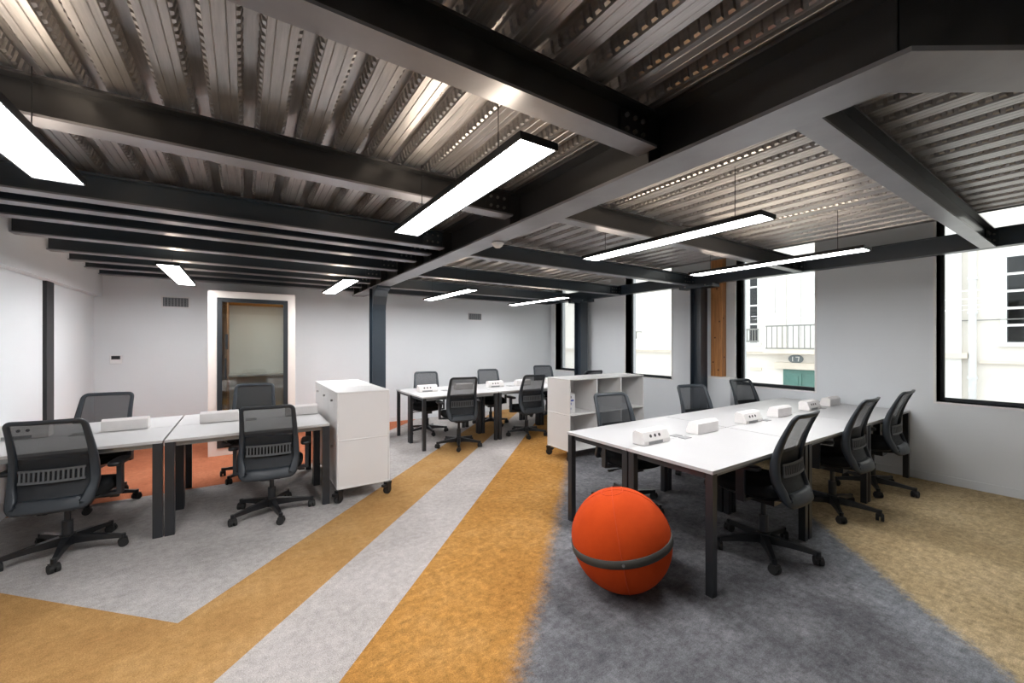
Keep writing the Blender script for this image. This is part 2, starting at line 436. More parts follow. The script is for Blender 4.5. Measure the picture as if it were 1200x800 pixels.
column('dark steel column standing beside the timber post by the windows', 6.0, 3.73, 2.425, .18)
column('dark steel column behind the open white shelf unit by the windows', 6.0, 6.42, 2.425, .2)
# timber post and plinth
po = thing('timber_post', 'knotty pine post standing on a white plinth between the windows', 'post', (6.185, 3.515, .985))
box('post', 'wood_pine', (-.06,.06,-.09,.09,0,ZT-.995), po, .004)
for (dy,z) in ((-.03,.10),(.05,.22),(.02,.60),(-.05,.85),(-.01,1.36)):
    MB().cyl((-.0625,dy,z),(-.055,dy,z),.013,n=10).obj('knot', 'knot_brown', po)
for (dx,z) in ((.0,.3),(-.02,.9)):
    MB().cyl((dx,-.0925,z),(dx,-.085,z),.012,n=10).obj('knot', 'knot_brown', po)
pl = thing('plinth', 'white boxed plinth under the pine post by the window wall', 'plinth', (6.14, 3.43, 0))
box('box', 'wall_paint', (-.09,.098,-.17,.17,0,.955), pl); box('cap', 'trim_white', (-.095,.098,-.175,.175,.955,.985), pl)

# ------------------------------------------------------------------ booth
BX0, BX1, BY0, BY1, BH = -.405, .615, 6.66, 7.70, 2.20
b = thing('phone_booth', 'white phone booth with a black framed glass door against the back wall', 'booth', ((BX0+BX1)/2, BY0, 0))
W2 = (BX1-BX0)/2; dp = BY1-BY0; t = .095
fr = MB().box(-W2,-W2+t,0,.06,0,BH).box(W2-t,W2,0,.06,0,BH).box(-W2+t,W2-t,0,.06,BH-.09,BH).box(-W2+t,W2-t,0,.06,0,.10)
fr.obj('front_frame', 'booth_white', b)
box('side_panel', 'booth_white', (-W2,-W2+.05,.06,dp,0,BH), b); box('side_panel', 'booth_white', (W2-.05,W2,.06,dp,0,BH), b)
box('back_panel', 'trim_white', (-W2+.05,W2-.05,dp-.04,dp,0,BH), b); box('roof', 'booth_white', (-W2+.05,W2-.05,.06,dp-.04,BH-.06,BH), b)
box('floor_panel', 'ochre_felt', (-W2+.05,W2-.05,.06,dp-.04,0,.05), b)
box('wood_lining', 'wood_booth', (-W2+.05,-W2+.205,.08,dp-.04,.05,BH-.06), b)
cl = box('felt_ceiling', 'ochre_felt', (-W2+.205,W2-.05,.08,dp-.04,BH-.11,BH-.06), b)
box('ceiling_lamp', 'booth_lamp', (-.15,.25,.12,.32,BH-.115,BH-.11), cl)
box('shelf', 'desk_white', (-W2+.205,W2-.05,dp-.42,dp-.04,1.0,1.03), b)
box('bench', 'ochre_felt', (-W2+.205,W2-.05,dp-.42,dp-.04,.05,.45), b)
dx0, dx1, dz0, dz1 = -W2+t+.002, W2-t-.002, .102, BH-.092
df = MB(); s = .055
df.box(dx0,dx0+s,-.012,.03,dz0,dz1).box(dx1-s,dx1,-.012,.03,dz0,dz1).box(dx0+s,dx1-s,-.012,.03,dz0,dz0+s).box(dx0+s,dx1-s,-.012,.03,dz1-s,dz1)
door = df.obj('door', 'frame_black', b)
box('glass_pane', 'booth_glass', (dx0+s,dx1-s,.006,.012,dz0+s,dz1-s), door)
box('handle', 'black_metal', (dx0+s+.03,dx0+s+.05,-.045,-.030,1.02,1.30), door); box('lock', 'black_metal', (dx0+s+.035,dx0+s+.065,-.02,.006,1.42,1.62), door)
# wall fittings
def vent(label, x, z, w_, h_):
    o = thing('wall_vent', label, 'vent', (x, YB, z), 0, 'wall vents')
    box('frame', 'vent_white', (-w_/2-.02,w_/2+.02,-.012,0,-h_/2-.02,h_/2+.02), o); box('backing', 'black_metal', (-w_/2,w_/2,-.016,-.012,-h_/2,h_/2), o)
    for i in range(6): z0 = -h_/2+h_*(i+.5)/6; box('slat', 'vent_grey', (-w_/2,w_/2,-.026,-.016,z0-.006,z0+.006), o)
    for i in range(8): x0 = -w_/2+w_*(i+.5)/8; box('fin', 'vent_fin', (x0-.006,x0+.006,-.024,-.016,-h_/2,h_/2), o)
vent('grey slatted vent high on the back wall beside the phone booth', -.85, 2.105, .29, .13)
vent('grey slatted vent high on the back wall above the far desks', 4.146, 2.07, .30, .13)
th = thing('wall_thermostat', 'small white thermostat with a dark screen on the back wall', 'thermostat', (-1.495, YB, 1.275))
box('case', 'soft_white', (-.062,.062,-.022,0,-.062,.062), th, .004); box('screen', 'black_metal', (-.045,.045,-.026,-.022,.0,.048), th)
sn = thing('motion_sensor', 'small white dome sensor under the main girder', 'sensor', (1.80, 2.95, ZG))
rings = [[(r*math.cos(2*PI*i/16), r*math.sin(2*PI*i/16), z) for i in range(16)] for r, z in ((.045,0),(.045,-.015),(.038,-.03),(.022,-.042),(.004,-.046))]
MB().loft(rings).obj('dome', 'soft_white', sn); MB().cyl((0,0,-.012),(0,0,-.004),.052,n=20).obj('ring', 'vent_white', sn)

# ------------------------------------------------------------------ pendant lamps
def pendant(label, x, y0, y1):
    ci = .30 if x < 1.7 else .20
    z = 2.25; L = y1-y0; w_ = .18
    o = thing('pendant_light', label, 'lamp', (x, (y0+y1)/2, z), 0, 'panel pendant lights')
    hs = MB().box(-w_/2,-w_/2+.008,-L/2,L/2,0,.028).box(w_/2-.008,w_/2,-L/2,L/2,0,.028).box(-w_/2+.008,w_/2-.008,-L/2,-L/2+.008,0,.028).box(-w_/2+.008,w_/2-.008,L/2-.008,L/2,0,.028).box(-w_/2+.008,w_/2-.008,-L/2+.008,L/2-.008,.018,.028)
    hs.obj('housing', 'black_metal', o)
    box('diffuser', 'lamp_diffuser', (-w_/2+.008,w_/2-.008,-L/2+.008,L/2-.008,.004,.010), o)
    box('uplight', 'lamp_up', (-.03,.03,-L/2+.12,L/2-.12,.028,.031), o)
    for s_ in (-1,1):
        c = MB().cyl((0,s_*(L/2-ci),.028),(0,s_*(L/2-ci),ZD-z),.0022,n=6).obj('cable', 'black_metal', o)
        MB().cyl((0,s_*(L/2-ci),.028),(0,s_*(L/2-ci),.045),.008,n=8).obj('cable_grip', 'black_metal', c)
for lab, x, y0, y1 in (
    ('long panel pendant lamp over the corner of the light grey carpet, toward the side wall', -.72, 1.22, 2.74),
    ('long panel pendant lamp beside the main girder, over the striped carpet', .93, 1.22, 2.74),
    ('long panel pendant lamp over the near end of the window desks and orange ball', 2.60, 1.17, 2.68),
    ('long panel pendant lamp over the middle of the window desks', 4.17, 1.14, 2.66),
    ('long panel pendant lamp in front of the phone booth, nearer the side wall', -.62, 5.08, 6.68),
    ('long panel pendant lamp over the closed white cabinet, beside the girder column', 1.06, 5.07, 6.68),
    ('long panel pendant lamp over the column end of the far desks', 2.68, 5.07, 6.74),
    ('long panel pendant lamp over the window end of the far desks', 4.43, 5.08, 6.74)):
    pendant(lab, x, y0, y1)

# ------------------------------------------------------------------ desks
DZ = .75
def desk_meshes(wd, dp, lw=.023):
    D = {}
    D['top'] = MB().box(.006,wd-.006,.003,dp-.003,DZ-.022,DZ).mesh('tabletop','desk_white')
    D['rails'] = MB().box(.07,wd-.07,.05,.085,DZ-.062,DZ-.022).mesh('rail','rail_metal')
    D['side'] = MB().box(.03,.065,.07,dp-.07,DZ-.062,DZ-.022).mesh('side_rail','leg_metal')
    D['leg'] = MB().box(-lw,lw,-.023,.023,0,DZ-.022).mesh('leg','leg_metal')
    D['foot'] = MB().cyl((0,0,0),(0,0,.008),.02,n=10).mesh('foot','rubber_black')
    D['hatch'] = MB().box(-.045,.045,-.03,.03,DZ,DZ+.004).mesh('cable_hatch','cable_grey')
    return D
def desk(label, x, y, wd, dp, flip, group, D):
    o = thing('desk', label, 'desk', (x,y,0), 0, group)
    t = mk('tabletop', D['top'], o, bevel=.002)
    mk('rail', D['rails'], o); mk('rail', D['rails'], o, (0,dp-.135,0))
    mk('side_rail', D['side'], o); mk('side_rail', D['side'], o, (wd-.095,0,0))
    for lx in (.036, wd-.036):
        for ly in (.030, dp-.030): mk('leg', D['leg'], o, (lx,ly,0))
    mk('cable_hatch', D['hatch'], t, (wd*.5-.02, .04 if flip else dp-.04, 0))
    return o
blocks = {}
def block(key, xs, y0, ym, y1, cname, rname, bname):
    for c in range(len(xs)-1):
        for r, (a, b_) in enumerate(((y0,ym),(ym,y1))):
            wd = xs[c+1]-xs[c]; D = blocks.setdefault((key,c,r), desk_meshes(wd, b_-a, .030 if key == 'L' else .023))
            desk('white desk with dark legs '+bname+', '+cname[c]+', '+rname[r], xs[c], a, wd, b_-a, r == 1, 'white desks '+bname, D)
RX = [2.28, 3.595, 4.905, 6.215]; RN = ['ball end','middle','window wall end']; RR = ['tan carpet side','open shelf side']
BXs = [2.05, 3.29, 4.53, 5.77]; BN = ['column end','middle','window end']; BR = ['striped carpet side','back wall side']
LX = [-1.715, -.525, .67]; LN = ['side wall end','closed cabinet end']; LR = ['striped carpet side','phone booth side']
block('R', RX, 1.33, 1.97, 2.62, RN, RR, 'in the window desk group')
block('B', BXs, 5.36, 5.95, 6.54, BN, BR, 'in the far desk group')
block('L', LX, 4.10, 4.75, 5.40, LN, LR, 'in the booth desk group')

# socket blocks
def socket_proto():
    P = [(-.055,0),(-.055,.03),(-.030,.095),(.030,.105),(.055,.085),(.055,0)]
    m = MB(); body = MB().extrude(P, 0, -.15, .15).mesh('body','socket_white')
    sl = MB()
    n = Vector((0,-.065,-.025)).normalized()   # placeholder normal for the sloped face
    dirv = Vector((0,.025,.065)).normalized(); nn = Vector((0,-.065,.025)).normalized()
    c0 = Vector((0,-.0425,.0625))
    s1 = MB().cyl(c0-nn*.004, c0+nn*.002, .012, n=14).mesh('socket','socket_dark')
    a = MB().box(-.10,.06,-.0565,-.054,.004,.026).mesh('slot','cable_grey')
    return body, s1, a
SB = socket_proto()
def socket(label, x, y, face, group):
    o = thing('power_socket_block', label, 'socket', (x,y,DZ+.0015), 0 if face < 0 else PI, group)
    bd_ = mk('body', SB[0], o, bevel=.004)
    for dx in (-.065,-.015,.035): mk('socket', SB[1], o, (dx,0,0))
    mk('cable_slot', SB[2], o)
for key, pos, y, bname, cn in (('R', [(2.57,-1),(3.24,1),(4.0,-1),(4.62,1),(5.35,-1),(5.92,1)], 1.98, 'window desks', RN),
                           ('B', [(2.36,-1),(2.98,1),(3.58,-1),(4.15,1),(4.82,-1),(5.4,1)], 5.96, 'far desks', BN),
                           ('L', [(-1.46,-1),(-.86,1),(-.20,1),(.50,1)], 4.80, 'booth desks', LN)):
    for i, (x, f) in enumerate(pos):
        ends = {'R':('the ball end','the window wall'),'B':('the girder column','the windows'),'L':('the side wall','the closed cabinet')}[key]
        socket('white power socket block on the %s, %s counted from %s' % (bname, NTH[i], ends[0]), x, y, f, 'socket blocks on the '+bname)

# ------------------------------------------------------------------ task chair
def lerp(a, b, t): return a+(b-a)*t
PROF = [(.36,-.275),(.42,-.250),(.48,-.222),(.54,-.196),(.62,-.180),(.70,-.186),(.80,-.212),(.90,-.252),(1.02,-.308)]
def prof(z):
    for (a,ya),(b,yb) in zip(PROF, PROF[1:]):
        if z <= b: t = max(0,(z-a)/(b-a)); return lerp(ya,yb,t)
    return PROF[-1][1]
def sprof(z): return (prof(z-.03)+prof(z-.015)+prof(z)+prof(z+.015)+prof(z+.03))/5
Z0, Z1, RC = .385, 1.008, .050
def hw(z): 
    t = (z-Z0)/(Z1-Z0); return lerp(.2390,.200,t) if t > .25 else lerp(.200,.2293,(t/.25)**.6)
def surf(u, z, off=0): return Vector((u, sprof(z)+.035*(u/.22)**2+off, z))
def outline():
    pts = []
    def arc(cu, cz, a0, a1, n=6):
        for i in range(n+1):
            a = lerp(a0,a1,i/n); pts.append((cu+RC*math.cos(a), cz+RC*math.sin(a), math.cos(a), math.sin(a)))
    B = .22
    n = 9
    for i in range(1,n): pts.append((lerp(-B+RC,B-RC,i/n), Z0, 0, -1))
    arc(B-RC, Z0+RC, -PI/2, 0)
    for i in range(1,n): pts.append((B, lerp(Z0+RC,Z1-RC,i/n), 1, 0))
    arc(B-RC, Z1-RC, 0, PI/2)
    for i in range(1,n): pts.append((lerp(B-RC,-B+RC,i/n), Z1, 0, 1))
    arc(-B+RC, Z1-RC, PI/2, PI)
    for i in range(1,n): pts.append((-B, lerp(Z1-RC,Z0+RC,i/n), -1, 0))
    arc(-B+RC, Z0+RC, PI, 1.5*PI)
    return pts
def frame_mesh():
    m = MB(); rings = []
    for (u,z,nu,nz) in outline():
        k = hw(z)/.22; t = (z-Z0)/(Z1-Z0)
        a = .016 + (.018*max(0,1-t*4) if nz <= 0 else 0) + .010*(1-t)   # half width
        bq = .014 + .014*max(0,1-abs(t-.35)*2)
        uc, zc = u*k-nu*a, z-nz*a
        ring = []
        for j in range(10):
            w_ = 2*PI*j/10; ca, sa = math.cos(w_), math.sin(w_)
            ca = math.copysign(abs(ca)**.6, ca); sa = math.copysign(abs(sa)**.6, sa)
            p = surf(uc+nu*a*ca, zc+nz*a*ca, bq*sa); ring.append(p)
        rings.append(ring)
    rings.append(rings[0])
    m.loft(rings, cap=False); return m.mesh('back_frame','plastic_slate')
def half_u(z):
    k = hw(z)/.22; B = .22
    if z < Z0+RC: d = Z0+RC-z; return k*(B-RC+math.sqrt(max(0,RC*RC-d*d)))
    if z > Z1-RC: d = z-(Z1-RC); return k*(B-RC+math.sqrt(max(0,RC*RC-d*d)))
    return k*B
def membrane():
    m = MB(); rows = []
    zs = [lerp(Z0+.03,Z1-.018,i/20) for i in range(21)]
    for z in zs:
        h_ = half_u(z)-.018; rows.append([surf(lerp(-h_,h_,j/12), z, .004) for j in range(13)])
    m.loft(rows, closed=False, cap=False); return m.mesh('mesh_panel','chair_mesh')
def support():
    m = MB(); rows = []
    for i in range(11):
        z = lerp(Z0+.05,.735,i/10); h_ = half_u(z)-.03; rows.append([surf(lerp(-h_,h_,j/12), z, .014) for j in range(13)])
    m.loft(rows, closed=False, cap=False); return m.mesh('support_panel','fabric_black')
def lumbar():
    m = MB(); za, zb = .575, .665; off = -.020
    def strip(u0,u1,z0,z1,n):
        for i in range(n):
            a, b_ = lerp(u0,u1,i/n), lerp(u0,u1,(i+1)/n)
            m.hexa([surf(a,z0,off),surf(b_,z0,off),surf(b_,z1,off),surf(a,z1,off)],[surf(a,z0,off-.008),surf(b_,z0,off-.008),surf(b_,z1,off-.008),surf(a,z1,off-.008)])
    strip(-.165,.165,zb-.014,zb,10); strip(-.165,.165,za,za+.014,10)
    for i in range(14):
        u = lerp(-.155,.155,i/13); strip(u-.0055,u+.0055,za+.014,zb-.014,1)
    return m.mesh('lumbar_support','plastic_lumbar')
def sup(a, b_, n=28, e=3.2):
    r = []
    for i in range(n):
        t = 2*PI*i/n; c, s = math.cos(t), math.sin(t)
        r.append((a*math.copysign(abs(c)**(2/e),c), b_*math.copysign(abs(s)**(2/e),s)))
    return r
def layer(z, k, a=.245, b_=.235, cy=.045): return [(x*k, y*k+cy, z + (-.018*max(0,(y-.12)/.12) if z > .40 else 0)) for x, y in sup(a, b_)]
CM = {}
CM['seat'] = MB().loft([layer(.420,.93),layer(.430,.985),layer(.455,1.0),layer(.480,.985),layer(.494,.94),layer(.500,.80),layer(.502,.4)]).mesh('seat','fabric_black')
CM['pan'] = MB().loft([layer(.385,.62),layer(.400,.86),layer(.420,.95)]).mesh('seat_pan','plastic_black')
CM['frame'] = frame_mesh(); CM['mesh'] = membrane(); CM['lumbar'] = lumbar(); CM['support'] = support()
bk = MB()       # spine bracket joining seat mechanism and back frame
bk.hexa([(-.05,-.04,.36),(.05,-.04,.36),(.05,-.04,.39),(-.05,-.04,.39)],[(-.06,-.20,.385),(.06,-.20,.385),(.06,-.20,.415),(-.06,-.20,.415)])
bk.hexa([(-.06,-.20,.385),(.06,-.20,.385),(.06,-.20,.415),(-.06,-.20,.415)],[(-.07,-.245,.395),(.07,-.245,.395),(.07,-.235,.435),(-.07,-.235,.435)])
CM['bracket'] = bk.mesh('back_bracket','plastic_black')
CM['mech'] = MB().box(-.075,.075,-.10,.13,.335,.388).mesh('tilt_mechanism','plastic_black')
CM['lever'] = MB().cyl((.07,.05,.365),(.24,.06,.36),.006,n=8).box(.21,.26,.05,.072,.352,.368).mesh('lever','plastic_black')
CM['gas'] = MB().cyl((0,0,.13),(0,0,.24),.030,n=16).cyl((0,0,.24),(0,0,.34),.018,n=16).mesh('gas_column','leg_metal')
sb = MB().cyl((0,0,.065),(0,0,.135),.052,.042,n=18)
for k in range(5):
    a = 2*PI*k/5+PI/2; c, s = math.cos(a), math.sin(a)
    def P(r, t, z): return (c*r-s*t, s*r+c*t, z)
    sb.hexa([P(.03,-.030,.07),P(.03,.030,.07),P(.03,.024,.128),P(.03,-.024,.128)],[P(.18,-.021,.072),P(.18,.021,.072),P(.18,.016,.110),P(.18,-.016,.110)])
    sb.hexa([P(.18,-.021,.072),P(.18,.021,.072),P(.18,.016,.110),P(.18,-.016,.110)],[P(.325,-.014,.064),P(.325,.014,.064),P(.325,.010,.088),P(.325,-.010,.088)])
    sb.cyl(P(.318,0,.055),P(.318,0,.092),.016,n=10)
CM['base'] = sb.mesh('star_base','plastic_black')
ca = MB()
for s_ in (-1,1): ca.cyl((s_*.006,0,.029),(s_*.027,0,.029),.029,n=18)
ca.cyl((0,.014,.030),(0,.014,.062),.010,n=10); ca.box(-.022,.022,-.020,.024,.040,.060)
CM['caster'] = ca.mesh('caster','rubber_black')
ar = MB()
ar.hexa([(.10,.0,.375),(.10,.06,.375),(.10,.06,.395),(.10,.0,.395)],[(.275,.0,.385),(.275,.06,.385),(.275,.06,.405),(.275,.0,.405)])
ar.box(.262,.290,.002,.058,.385,.612)
CM['arm'] = ar.mesh('armrest','plastic_slate')
al = MB(); al.v = [(-x,y,z) for x,y,z in ar.v]; al.f = [tuple(reversed(f)) for f in ar.f]; al.sm = ar.sm
CM['arm_l'] = al.mesh('armrest','plastic_slate')
def pad(sx): return MB().loft([[(sx*.272+x*k, .03+y*k, z) for x, y in sup(.042,.125,20,4)] for z, k in ((.612,.9),(.617,1),(.635,1),(.641,.92))]).mesh('arm_pad','plastic_black')
CM['pad'] = pad(1); CM['pad_l'] = pad(-1)
def chair(label, x, y, rot, group, lift=0.0, base=0.0, arms=True):
    o = thing('task_chair', label, 'chair', (x,y,0), math.radians(rot), group); up = (0,0,lift)
    mk('seat', CM['seat'], o, up); mk('seat_pan', CM['pan'], o, up); mk('tilt_mechanism', CM['mech'], o, up)
    fr_ = mk('back_frame', CM['frame'], o, up); mk('mesh_panel', CM['mesh'], fr_); mk('lumbar_support', CM['lumbar'], fr_); mk('support_panel', CM['support'], fr_)
    mk('back_bracket', CM['bracket'], o, up); mk('lever', CM['lever'], o, up)
    if arms:
        for a_, p_ in (('arm','pad'),('arm_l','pad_l')):
            q_ = mk('armrest', CM[a_], o, up); mk('arm_pad', CM[p_], q_)
    gc = mk('gas_column', CM['gas'], o); gc.scale = (1,1,1+lift/.34)
    bs = mk('star_base', CM['base'], o); bs.rotation_euler = (0,0,math.radians(base))
    for k in range(5):
        a = 2*PI*k/5+PI/2+math.radians(base)
        c = mk('caster', CM['caster'], o, (math.cos(a)*.318, math.sin(a)*.318, 0)); c.rotation_euler = (0,0,a+random.uniform(-1.2,1.2))
    return o
GC = lambda s: 'black task chairs at the '+s
A = 'black mesh task chair at the '
chair(A+'window desks, ball end, tan carpet side', 3.14, 1.45, 2, GC('window desks'), .03, 52)
chair(A+'window desks, middle, tan carpet side', 4.42, 1.46, 1, GC('window desks'), .03, 46)
chair(A+'window desks, window wall end, tan carpet side', 5.42, 1.45, 1, GC('window desks'), .03, 40)
chair(A+'window desks, ball end, open shelf side', 2.98, 2.56, 180-11, GC('window desks'), 0, 20)
chair(A+'window desks, middle, open shelf side', 4.36, 2.60, 180-17, GC('window desks'), 0, 30)
chair(A+'window desks, window wall end, open shelf side', 5.62, 2.66, 180-12, GC('window desks'), 0, 10)
chair(A+'booth desks, side wall end, striped carpet side', -1.06, 4.18, -7, GC('booth desks'), -.01, -26)
chair(A+'booth desks, cabinet end, striped carpet side', .20, 4.18, -9, GC('booth desks'), -.02, -18)
chair(A+'booth desks, side wall end, phone booth side', -1.18, 5.33, 180-10, GC('booth desks'), 0, 15)
chair(A+'booth desks, cabinet end, phone booth side', .08, 5.48, 180-5, GC('booth desks'), .01, 33)
chair(A+'far desks, column end, striped carpet side', 2.61, 5.37, -10, GC('far desks'), .02, 20)
chair(A+'far desks, middle, striped carpet side', 3.86, 5.42, -6, GC('far desks'), 0, 12)
chair(A+'far desks, window end, striped carpet side', 5.10, 5.38, -4, GC('far desks'), .02, 5)
chair(A+'far desks, column end, back wall side', 2.56, 6.48, 180-18, GC('far desks'), 0, 15)
chair(A+'far desks, middle, back wall side', 3.80, 6.48, 180-18, GC('far desks'), 0, 25)
chair(A+'far desks, window end, back wall side', 5.12, 6.48, 180-18, GC('far desks'), .03, 35)

# ------------------------------------------------------------------ orange ball seat
R = .30
ball = thing('ball_seat', 'orange fabric ball seat with a dark strap beside the desk', 'ball', (1.945, 1.725, R))
view = math.atan2(-1.71, -1.93)
bm = MB(); ns, nr = 48, 28
rings = []
for i in range(1, nr):
    t = PI*i/nr; rings.append([(R*math.sin(t)*math.cos(2*PI*j/ns), R*math.sin(t)*math.sin(2*PI*j/ns), -R*math.cos(t)) for j in range(ns)])
bm.loft(rings, cap=False)
lo = len(bm.v); bm.v += [(0,0,-R),(0,0,R)]
for j in range(ns):
    bm.f.append(((j+1)%ns, j, lo)); bm.sm.append(True); k0 = (nr-2)*ns; bm.f.append((k0+j, k0+(j+1)%ns, lo+1)); bm.sm.append(True)
# slight flattening where it rests
bm.v = [(x,y,max(z,-R+.006)) for x,y,z in bm.v]
cover = bm.obj('cover', 'ball_fabric', ball, (0,0,-.006)); 
from mathutils import Matrix
right = Vector((math.cos(view+PI/2), math.sin(view+PI/2), 0)); toward = Vector((math.cos(view), math.sin(view), 0))
axis = (Vector((0,0,1)) + right*-.02).normalized()
def frame_basis(roll, pitch):
    # strap plane normal: up, rolled in the view plane and pitched toward the viewer
    n = (Vector((0,0,1)) + right*math.tan(math.radians(roll)) + toward*math.tan(math.radians(pitch))).normalized()
    e1 = (toward - n*toward.dot(n)).normalized(); e2 = n.cross(e1); return n, e1, e2
n_, e1, e2 = frame_basis(-10.5, 2)
st = MB(); rs = []
for i in range(64):
    a = 2*PI*i/64; d = e1*math.cos(a)+e2*math.sin(a); ring = []
    for (hh, rr) in ((-.024,R+.001),(-.022,R+.006),(.022,R+.006),(.024,R+.001),(.022,R-.004),(-.022,R-.004)): ring.append(d*math.sqrt(max(0,rr*rr-hh*hh*.3))+n_*hh)
    rs.append(ring)
rs.append(rs[0]); st.loft(rs, cap=False); strap = st.obj('strap', 'strap_grey', ball, (0,0,-.006))
MB().cyl(e1*(R+.004)+e2*.012, e1*(R+.011)+e2*.012, .008, n=12).obj('stud', 'bolt_steel', strap)
for k in range(4):
    a = k*PI/2+.03; d = e1*math.cos(a)+e2*math.sin(a); pts = []
    for i in range(33):
        t = -PI/2+PI*i/32; pts.append((d*math.cos(t)+n_*math.sin(t))*(R+.0005))
    MB().tube([p for p in pts if p.z > -R+.03], .0028, 6).obj('seam', 'ball_seam', ball, (0,0,-.006))
cap = [(n_*math.cos(.22)+(e1*math.cos(2*PI*i/32)+e2*math.sin(2*PI*i/32))*math.sin(.22))*(R+.0005) for i in range(33)]
MB().tube(cap, .0025, 6).obj('seam', 'ball_seam', ball, (0,0,-.006))

# ------------------------------------------------------------------ modular shelf units on casters
def caster(parent, x, y, a):
    m = MB().cyl((-.014,0,.042),(.014,0,.042),.042,n=20)
    o = m.obj('caster', 'rubber_black', parent, (x,y,0)); o.rotation_euler = (0,0,a)
    MB().box(-.024,-.016,-.018,.03,.03,.115).box(.016,.024,-.018,.03,.03,.115).box(-.024,.024,-.025,.035,.098,.120).box(-.02,.02,-.058,-.02,.075,.098).obj('fork', 'plastic_black', o)
def shelf_unit(label, x, y, L, D, nb, H, rz, closed, cat):
    o = thing('shelf_unit', label, cat, (x,y,0), rz); zb = .135; rows = 2; hz = (H-zb)/rows; bw = L/nb; tr = .0095
    P = MB()
    for i in range(nb+1):
        for yy in (0, D):
            P.cyl((i*bw,yy,zb),(i*bw,yy,H),tr,n=10)
    for k in range(rows+1):
        z = zb+k*hz
        for yy in (0, D): P.cyl((0,yy,z),(L,yy,z),tr,n=10)
        for i in range(nb+1): P.cyl((i*bw,0,z),(i*bw,D,z),tr,n=10)
    P.obj('tube_frame', 'cabinet_white', o)
    e = .008
    for k in range(rows+1):
        for i in range(nb): box('shelf_panel', 'cabinet_white', (i*bw+e,(i+1)*bw-e,e,D-e,zb+k*hz-.006,zb+k*hz+.006), o)
    for k in range(rows):
        for xx in (0, L): box('end_panel', 'cabinet_white', (xx-.006,xx+.006,e,D-e,zb+k*hz+e,zb+(k+1)*hz-e), o)
        for i in range(nb):
            box('back_panel', 'cabinet_white', (i*bw+e,(i+1)*bw-e,D-.006,D+.004,zb+k*hz+e,zb+(k+1)*hz-e), o)
            if i: box('divider_panel', 'cabinet_white', (i*bw-.005,i*bw+.005,e,D-e,zb+k*hz+e,zb+(k+1)*hz-e), o)
            if closed:
                d_ = box('door_panel', 'cabinet_white', (i*bw+e,(i+1)*bw-e,-.006,.006,zb+k*hz+e,zb+(k+1)*hz-e), o)
                MB().cyl((i*bw+bw/2,-.006,zb+(k+.8)*hz),(i*bw+bw/2,-.026,zb+(k+.8)*hz),.010,n=12).obj('knob', 'bolt_steel', d_)
    for cxx in (.01, L-.01):
        for cyy in (.01, D-.01): caster(o, cxx, cyy, .5)
    return o
shelf_unit('open white shelf unit on casters behind the window desks', 3.42, 3.86, 1.40, .44, 3, 1.035, 0, False, 'shelf')
shelf_unit('closed white cabinet on casters at the end of the booth desks', 0.725, 5.42, 1.36, .475, 3, 1.03, -PI/2, True, 'cabinet')
ct = thing('carton', 'small white carton with blue print and a brown edge in the open shelf', 'carton', (3.53, 4.00, .594), .2)
box('box', 'cabinet_white', (-.06,.06,-.05,.05,0,.25), ct, .003)
box('print', 'blue_print', (-.045,.03,-.0515,-.05,.155,.175), ct); box('print', 'blue_print', (-.05,-.02,-.0515,-.05,.11,.14), ct); box('print', 'blue_print', (-.05,-.025,-.0515,-.05,.05,.075), ct)
box('print', 'black_metal', (-.05,-.02,-.0515,-.05,.195,.225), ct); box('edge', 'carton_brown', (.0605,.064,-.04,.04,0,.16), ct)
# ------------------------------------------------------------------ street and the house across it
ZST = -1.9; FX = 16.0
struct(box('street_pavement', 'street', (XR+.3, FX, -14, 26, ZST-.1, ZST)), 'street below the windows')
hs = thing('townhouse', 'pale plaster house across the street seen through the windows', 'building', (FX, 5, ZST))
def F(n, m_, y0, y1, z0, z1, d0=0, d1=.05, par=None, bevel=0):   # d: distance out of the facade towards the room
    o = box(n, m_, (-d1, -d0, y0-5, y1-5, z0-ZST, z1-ZST), par or hs); return o
F('wall', 'facade_plaster', -14, 26, ZST, 8.5, -.4, 0)
F('plinth_course', 'facade_stone', -14, 26, ZST, -1.2, 0, .06)
F('cornice', 'facade_stone', 2.9, 26, 1.10, 1.20, 0, .18); F('cornice', 'facade_white', 2.9, 26, 1.20, 1.26, 0, .24)
F('ledge', 'facade_stone', -14, 2.1, .98, 1.05, 0, .10)
F('pilaster', 'facade_white', 2.42, 2.95, ZST, 8.5, 0, .08); F('pilaster_cap', 'facade_stone', 2.30, 3.02, 1.10, 1.24, .0, .2)
